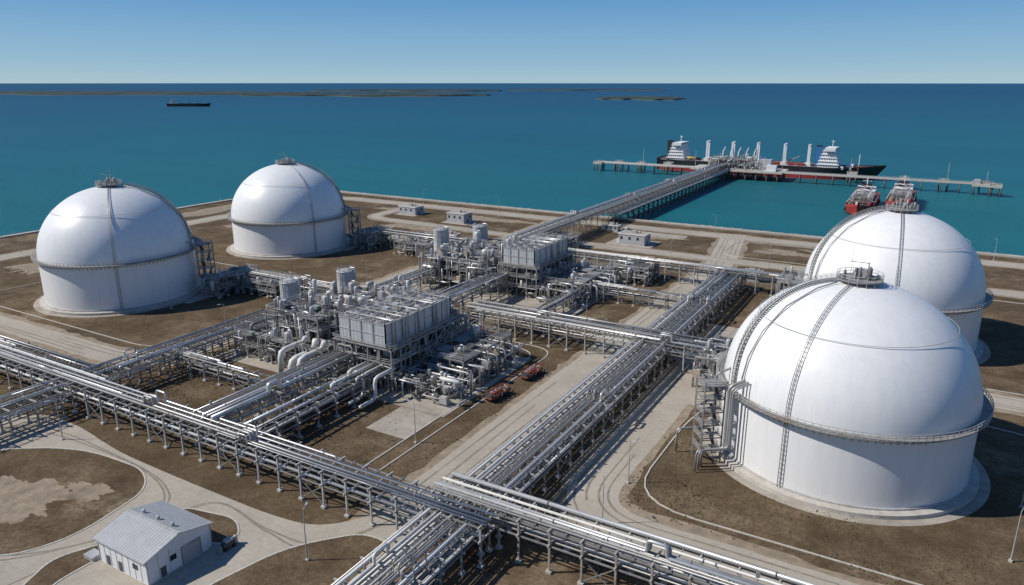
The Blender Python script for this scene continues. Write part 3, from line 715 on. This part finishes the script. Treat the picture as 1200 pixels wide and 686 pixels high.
for x in (-.8,.8):
    for y in (-.55,.55): mb.tube((x,y-.1,.35),(x,y+.1,.35),.35,'tyre',12)
mb.vessel(1.6,0,.1,.35,1.5,'steel_light',10); mb.bx(-2.2,-1.4,-.4,.4,0,1.2,'steel')
mb.build('generator_set',loc=(-99.8,71.5,.11),rotz=1.5)
def trailer(x,y,rz):
    mb=MB(); mb.bx(-4.2,4.2,-1.2,1.2,1.0,1.25,'rust_red')
    for xx in (-3,-2,2,3):
        for yy in (-1.1,1.1): mb.tube((xx,yy-.15,.5),(xx,yy+.15,.5),.5,'tyre',12)
    for k in range(5):
        xx=-3.6+k*1.8
        for yy in (-1.1,1.1): mb.beam((xx,yy,1.25),(xx,yy,2.6),.16,'rust_red')
        mb.beam((xx,-1.1,2.6),(xx,1.1,2.6),.14,'rust_red')
    mb.hvessel((-2.4,-.5,2.0),(1.2,-.5,2.0),.42,'rust_red'); mb.hvessel((-2.2,.6,1.9),(2.6,.6,1.9),.38,'panel_grey')
    mb.bx(-4.0,-2.9,-1,1,1.25,2.3,'steel_dark'); mb.bx(2.2,3.6,-.9,.2,1.25,2.2,'equip_tan')
    for yy in (-1.1,1.1): mb.beam((-3.6,yy,2.6),(3.6,yy,2.6),.14,'rust_red')
    mb.beam((4.2,0,1.1),(6,0,.6),.2,'steel_dark'); mb.build('pump_trailer',loc=(x,y,.02),rotz=rz)
trailer(-91.5,151,1.45); trailer(-90.5,168,1.5)
def pickup(x,y,rz,mat):
    mb=MB()
    prof=[(-2.6,.5),(-2.6,1.05),(-.6,1.08),(-.45,1.75),(.75,1.78),(1.35,1.15),(2.5,1.0),(2.6,.5)]
    n=len(prof); W=.92
    vs=[(a,-W*(.86 if z>1.5 else 1),z) for a,z in prof]+[(a,W*(.86 if z>1.5 else 1),z) for a,z in prof]
    mb.add(vs,[tuple(range(n))[::-1],tuple(range(n,2*n))]+[(i,(i+1)%n,(i+1)%n+n,i+n) for i in range(n)],mat)
    mb.bx(-2.4,-.75,-.75,.75,1.08,1.12,'steel_dark')
    mb.add([(1.33,-.75,1.22),(.8,-.7,1.74),(.8,.7,1.74),(1.33,.75,1.22)],[(0,1,2,3)],'glass_dark')
    for s in (-1,1): mb.add([(-.35,s*.94,1.2),(1.1,s*.94,1.2),(.7,s*.84,1.7),(-.3,s*.84,1.7)],[(0,1,2,3)],'glass_dark')
    for xx in (-1.7,1.7):
        for yy in (-.85,.85): mb.tube((xx,yy-.12,.4),(xx,yy+.12,.4),.4,'tyre',12)
    mb.build('pickup_truck',loc=(x,y,.05),rotz=rz)
pickup(-137,365,0,'panel_white'); pickup(-145,380,1.2,'panel_grey'); pickup(-225,346,.2,'panel_white')
def lamp(x,y,h=10,rz=0,z=0):
    mb=MB(); mb.rev([(.14,0),(.06,h)],(0,0,0),'steel_light',8); mb.bx(-.3,.3,-.3,.3,0,.4,'concrete_base')
    mb.path([(0,0,h-.3),(.3,0,h+.1),(1.6,0,h+.3)],.05,'steel_light',6); mb.bx(1.2,2.1,-.16,.16,h+.2,h+.34,'panel_grey'); mb.build('street_lamp',loc=(x,y,z),rotz=rz)
for a in [(-167,80),(-85,76),(-45,112),(-46,128),(-236,158),(-273,196),(24,158),(21,137),(32,255),(-95,120),(-95,215),(-95,260),(-196,150),(-196,220),(-100,320),(-160,340),(-220,340),(-30,330),(20,345),(-383,180),(-383,240),(-383,300),(-300,398),(-240,398),(-100,398),(-30,398),(30,398),(-58,330),(-44,215),(-330,130)]:
    lamp(*a,rz=R_.random()*6)
mb=MB()
for p,q in (((-392,-50,0),(-392,404,0)),((-392,404,0),(300,404,0))): mb.rail([p,q],'steel_light',2.2,4.0,r=.04)
mb.build('perimeter_fence')

# ------------------------------------------------------------------ jetty and pier
jz=6.0
mb=MB(); rg=random.Random(5)
X0,X1=-171,-157
mb.bx(X0,X1,400,668,jz-1.0,jz-.5,'concrete_base')
y=416
while y<665:
    for x in (X0+1,X1-1): mb.tube((x,y,-6),(x,y,jz-1.6),.55,'steel_dark',8)
    mb.bx(X0-.5,X1+.5,y-.7,y+.7,jz-1.8,jz-1.0,'concrete_base')
    mb.beam((X0+1,y,-2),(X1-1,y,jz-1.6),.3,'steel_dark'); mb.beam((X1-1,y,-2),(X0+1,y,jz-1.6),.3,'steel_dark'); y+=9
mb.build('jetty_trestle',origin=(-164,540,0))
rack('pipe_rack','y',290,664,X0+.5,-161.5,10.2,7.6,41,sp=8,walk=1,loops=(360,440,520,600),z0=0,foot=False,colmat='steel_light')
mb=MB(); py=662
mb.bx(-282,38,py-2.2,py+2.2,jz-1.1,jz-.3,'concrete_base')
for s in (-2,2): mb.rail([(-282,py+s,jz-.3),(38,py+s,jz-.3)],sp=4,r=.07)
x=-280
while x<40:
    for s in (-1.6,1.6): mb.tube((x,py+s,-6),(x,py+s,jz-1),.5,'steel_dark',8)
    x+=13
mb.path([(-282,py-1.2,jz+.3),(38,py-1.2,jz+.3)],.25,'pipe_c',6)
def dol(x,y,w=7):
    mb.bx(x-w/2,x+w/2,y-w/2,y+w/2,jz-2,jz-.2,'concrete_base'); 
    for a in (-1,1):
        for b_ in (-1,1): mb.tube((x+a*w*.35,y+b_*w*.35,-6),(x+a*w*.45,y+b_*w*.45,jz-2),.6,'steel_dark',8)
    mb.vessel(x,y,jz-.2,.5,1.2,'yellow',8); mb.rail([(x-w/2,y-w/2,jz-.2),(x+w/2,y-w/2,jz-.2),(x+w/2,y+w/2,jz-.2),(x-w/2,y+w/2,jz-.2)],closed=True,r=.07)
for x,y,w in ((-284,py,9),(-268,py+12,7),(-246,py+14,7),(-222,py+24,8),(-60,py+24,8),(-20,py+8,7),(8,py+8,7),(34,py,14),(42,py-6,8)): dol(x,y,w)
mb.bx(28,32,py-4,py+4,jz-.2,jz+2.6,'panel_grey'); mb.beam((36,py,jz),(36,py,jz+9),.4,'steel_light'); mb.bx(33,39,py+2,py+5,jz-.2,jz+1.5,'steel')
mb.bx(-192,-112,py-6,py+26,jz-1.6,jz-.2,'concrete_base')
x=-188
while x<-112:
    for yy in range(int(py-4),int(py+26),9): mb.tube((x,yy,-6),(x,yy,jz-1.6),.6,'steel_dark',8)
    x+=9
frame(mb,-176,-140,py,py+18,[jz+4,jz+8.5],6,.6,rg); clutter(mb,-178,-130,py-3,py+20,jz+9,220,rg,lev=[jz,jz+4,jz+8])
for x in (-170,-163,-156,-149,-142):
    mb.beam((x,py+20,jz),(x,py+20,jz+13),.9,'panel_white'); mb.path([(x,py+20,jz+13),(x,py+28,jz+17),(x,py+34,jz+7)],.4,'panel_white',8)
mb.bx(-134,-124,py+4,py+14,jz,jz+9,'panel_grey'); mb.bx(-126,-118,py-3,py+4,jz,jz+5,'panel_white')
for x in (-190,-114,-240,-60,10): mb.beam((x,py+3,jz),(x,py+3,jz+14),.35,'steel_light')
mb.build('loading_pier',origin=(-150,py,0))

# ------------------------------------------------------------------ ships
def hull(mb,L,B,zd,sheer,upper,lower,deckm,zb=1.2,rake=6):
    n=36; secs=[]
    for i in range(n+1):
        s=i/n
        fd=1.0
        if s>.78: fd=max(.02,(1-((s-.78)/.22)**2.2))
        if s<.08: fd=.82+.18*s/.08
        fw=1.0
        if s>.72: fw=max(.01,(1-((s-.72)/.28)**1.6))
        if s<.12: fw=.55+.45*s/.12
        z1=zd+sheer*max(0,(s-.82)/.18)**1.3+sheer*.35*max(0,(.1-s)/.1)
        x=(s-.5)*L; ov=rake*max(0,(s-.8)/.2)
        r=[]
        for yb,z,o in ((fw*.96,-4,0),(fw,-.5,0),(fw+(fd-fw)*.15,zb,ov*.2),(fd,z1,ov),(fd,z1+1.0,ov)):
            r.append((x+o,B/2*yb,z))
        secs.append(r)
    for side in (1,-1):
        for j,mat in ((0,lower),(1,lower),(2,upper),(3,upper)):
            vs=[(s[j+d][0],s[j+d][1]*side,s[j+d][2]) for s in secs for d in (0,1)]
            fs=[(2*i,2*i+2,2*i+3,2*i+1) for i in range(n)]
            mb.add(vs,fs,mat,j<2)
    vs=[];
    for s in secs: vs+=[(s[3][0],s[3][1],s[3][2]-.02),(s[3][0],-s[3][1],s[3][2]-.02)]
    mb.add(vs,[(2*i,2*i+2,2*i+3,2*i+1) for i in range(n)],deckm)
    for s in (secs[0],secs[-1]): mb.add([(s[0][0],s[0][1],s[0][2]),(s[0][0],-s[0][1],s[0][2]),(s[4][0],-s[4][1],s[4][2]),(s[4][0],s[4][1],s[4][2])],[(0,1,2,3)],upper)
def house(mb,x,z,w,d,lv,fm,h=2.9):
    for k in range(lv):
        f=1-.1*k; ww=w*f; dd=d*(1-.07*k)
        mb.bx(x-ww/2,x+ww/2,-dd/2,dd/2,z+k*h,z+(k+1)*h-.25,'panel_white')
        mb.bx(x-ww/2-.7,x+ww/2+.7,-dd/2-.7,dd/2+.7,z+(k+1)*h-.25,z+(k+1)*h,'panel_white')
        for s in (-1,1):
            yy=-dd/2-.04 if s<0 else dd/2
            q=x-ww/2+1
            while q<x+ww/2-1.5:
                mb.bx(q,q+.9,yy,yy+.04,z+k*h+1.1,z+k*h+1.9,'glass_dark'); q+=2.0
        mb.rail([(x-ww/2-.6,-dd/2-.6,z+(k+1)*h),(x+ww/2+.6,-dd/2-.6,z+(k+1)*h)],'panel_white',1.0,3)
    zt=z+lv*h
    mb.bx(x-w*.22,x+w*.3,-d*.52,d*.52,zt,zt+2.6,'panel_white'); mb.bx(x-w*.22-.05,x+w*.3+.05,-d*.5,d*.5,zt+1.2,zt+2.1,'glass_dark')
    mb.beam((x+1,0,zt+2.6),(x+1,0,zt+9),.5,'panel_white'); mb.beam((x+1,-3,zt+6.5),(x+1,3,zt+6.5),.25,'panel_white'); mb.bx(x-.5,x+2.5,-.2,.2,zt+7.6,zt+8,'panel_white')
    fx=x-w*.55; mb.bx(fx-2.4,fx+2,-2.5,2.5,z,zt+2.8,fm); mb.bx(fx-2.45,fx+2.05,-2.55,2.55,zt+2.8,zt+4,'hull_black')
SZ=-2.6
mb=MB(); hull(mb,194,29,9.5,3.2,'hull_black','hull_red','deck_brown',3.2,9)
house(mb,-78,9.4,17,25,5,'hull_black'); house(mb,60,10,17,25,5,'blue_paint')
mb.bx(-52,46,-9,9,9.4,9.9,'deck_brown')
for i,x in enumerate((-50,-26,-3,21,42)):
    for yy in (-3.5,3.5): mb.beam((x,yy,9.4),(x,yy,29),1.6,'panel_white')
    mb.beam((x-.1,-3.5,28),(x-.1,3.5,28),.9,'panel_white'); mb.beam((x,0,12),(x+13,0,18 if i%2 else 14),.7,'equip_tan'); mb.bx(x-2.5,x+2.5,-5,5,9.4,12.4,'panel_white')
for x in (-38,-14,9,32): mb.bx(x-8,x+8,-8.5,8.5,9.4,11.6,'hull_red'); mb.bx(x-8.2,x+8.2,-8.7,8.7,11.6,12,'rust_red')
for k in range(60):
    x=rg.uniform(-90,88); y=rg.choice([-1,1])*rg.uniform(9.5,12.5); mb.bx(x-rg.uniform(.4,1.6),x+rg.uniform(.4,1.6),y-.6,y+.6,9.4,9.4+rg.uniform(.8,2.6),rg.choice(['panel_white','rust_red','panel_grey','equip_green']))
for s in (-1,1): mb.rail([(-92,s*13.6,9.6),(58,s*14.2,9.6)],'panel_white',1.2,5,r=.07)
mb.beam((84,0,12),(84,0,22),.6,'panel_white'); mb.bx(74,80,-4,4,10.5,13,'panel_white'); mb.hvessel((-66,-13,13),(-58,-13,13),1,'yellow')
mb.build('cargo_ship',loc=(-142,712,SZ))
def workboat(x,y,L,B,seed):
    rg=random.Random(seed); mb=MB(); hull(mb,L,B,5,2.2,'red_paint','hull_black','rust_red',.8,3)
    house(mb,-L*.28,5,10,B*.66,2,'red_paint',2.6)
    for k in range(150):
        xx=rg.uniform(-L*.2,L*.36); yy=rg.uniform(-B*.4,B*.4); a=rg.uniform(.4,1.5)
        mb.bx(xx-a,xx+a,yy-a*.5,yy+a*.5,5,5+rg.uniform(.6,3.2),rg.choice(['red_paint','red_paint','panel_white','rust_red','panel_grey','equip_tan','steel_dark']))
    frame(mb,-L*.18,L*.3,-B*.36,B*.36,[7.5,10],5,.3,rg,True)
    for k in range(4): 
        xx=-L*.12+k*L*.13; mb.beam((xx,B*.25,5),(xx,B*.25,15),.6,'panel_white'); mb.beam((xx,B*.25,14.5),(xx+7,-B*.2,17),.4,'red_paint'); mb.beam((xx,-B*.3,5),(xx,-B*.3,12),.5,'panel_white')
    for k in range(6): mb.path([(-L*.1,-B*.36+k*1.9,6+k%2*2),(L*.3,-B*.36+k*1.9,6+k%2*2)],.3,rg.choice(['panel_white','rust_red','red_paint']),6)
    for s in (-1,1): mb.rail([(-L*.45,s*B*.47,6),(L*.28,s*B*.48,6)],'panel_white',1.1,4,r=.07)
    for k in range(14):
        xx=-L*.42+k*L*.055
        for s in (-1,1): mb.tube((xx,s*B*.5,2.2),(xx,s*(B*.5+.5),2.2),1.1,'tyre',10)
    mb.build('offshore_supply_vessel',loc=(x,y,SZ),rotz=-math.pi/2)
workboat(-39,545,74,17,3); workboat(-17,572,70,17,4)
def W(X,Y): return (.8660*X-.5*Y,.5*X+.8660*Y)
mb=MB(); hull(mb,150,24,8,3,'hull_black','hull_red','deck_brown',1.5,6); house(mb,-58,8,14,20,4,'hull_black',2.8)
for x in (-25,5,35): mb.beam((x,0,8),(x,0,20),1,'steel_dark'); mb.bx(x-9,x+9,-8,8,8,11,'steel_dark')
x,y=W(-1168,2705); mb.build('cargo_ship',loc=(x,y,SZ),rotz=math.radians(30))
def isle(X0,X1,Y,dep,h,seed):
    rg=random.Random(seed); mb=MB(); n=140; vs=[];fs=[]; ph=rg.random()*9
    for i in range(n+1):
        t=i/n; X=X0+(X1-X0)*t; env=max(0,math.sin(math.pi*t))**.35
        wv=(.6+.25*math.sin(t*9+ph)+.15*math.sin(t*23+ph))*env
        for j,(yy,zz) in enumerate(((-.5,-2.7),(-.485,-.9),(-.475,.3*h),(-.2,h),(.2,h*.9),(.5,-2.7))):
            z=zz if j in(0,1,5) else zz*(.5+.5*env)*rg.uniform(.65,1.1)-(2.7*(1-env))
            x,y=W(X,Y+dep*yy*wv*1.6); vs.append((x,y,z))
    for i in range(n):
        for j in range(5): a=i*6+j; fs.append((a,a+1,a+7,a+6))
    mb.add(vs,fs,'island_green'); k=mb.mi('sand')
    for q in range(len(fs)):
        if q%5==0: mb.m[q]=k
    mb.build('island')
isle(-5600,-1450,5700,1000,20,1); isle(-1750,-140,4950,700,17,2); isle(430,890,3860,420,14,3); isle(-2000,-100,7600,900,18,4); isle(-50,1700,8300,500,14,5)

# ------------------------------------------------------------------ camera, light, world
cam=bpy.data.cameras.new('camera'); co=bpy.data.objects.new('camera',cam); scene.collection.objects.link(co)
co.location=(0,0,80); co.rotation_euler=(math.radians(90)-math.atan(246/850),0,math.radians(30))
cam.sensor_width=36; cam.lens=25.5; cam.clip_start=1; cam.clip_end=200000; scene.camera=co
EL=math.radians(43); tx,ty=.84,.54; k=math.hypot(tx,ty); tx/=k;ty/=k
sd=bpy.data.lights.new('sun','SUN'); so=bpy.data.objects.new('sun',sd); scene.collection.objects.link(so)
sd.energy=4.4; sd.angle=math.radians(.5); sd.color=(1,.95,.875)
so.rotation_euler=Vector((tx*math.cos(EL),ty*math.cos(EL),-math.sin(EL))).to_track_quat('-Z','Y').to_euler(); so.location=(-200,-200,300)
w=bpy.data.worlds.new('World'); scene.world=w; w.use_nodes=True; nt=w.node_tree; nt.nodes.clear()
sk=nt.nodes.new('ShaderNodeTexSky'); sk.sky_type='NISHITA'; sk.sun_disc=False; sk.sun_elevation=EL; sk.sun_rotation=math.atan2(-tx,-ty)%(2*math.pi)
sk.air_density=1.0; sk.dust_density=.1; sk.ozone_density=2.5; sk.altitude=80
STR=.085
tcn=N(nt,'ShaderNodeTexCoord'); sp=N(nt,'ShaderNodeSeparateXYZ'); nt.links.new(tcn.outputs['Generated'],sp.inputs[0])
q=1/STR
grad=ramp(nt,sp.outputs[2],[(0.0,(.34,.54,.66)),(.025,(.235,.46,.66)),(.10,(.095,.30,.60)),(.3,(.04,.14,.36)),(1,(.025,.08,.24))])
gm=mix(nt,1.0,grad,(q,q,q),'MULTIPLY')
c=mix(nt,.82,sk.outputs[0],gm)
bg=nt.nodes.new('ShaderNodeBackground'); bg.inputs[1].default_value=STR; o=nt.nodes.new('ShaderNodeOutputWorld')
nt.links.new(c,bg.inputs[0]); nt.links.new(bg.outputs[0],o.inputs[0])
scene.view_settings.view_transform='Standard'; scene.view_settings.look='None'; scene.view_settings.exposure=0
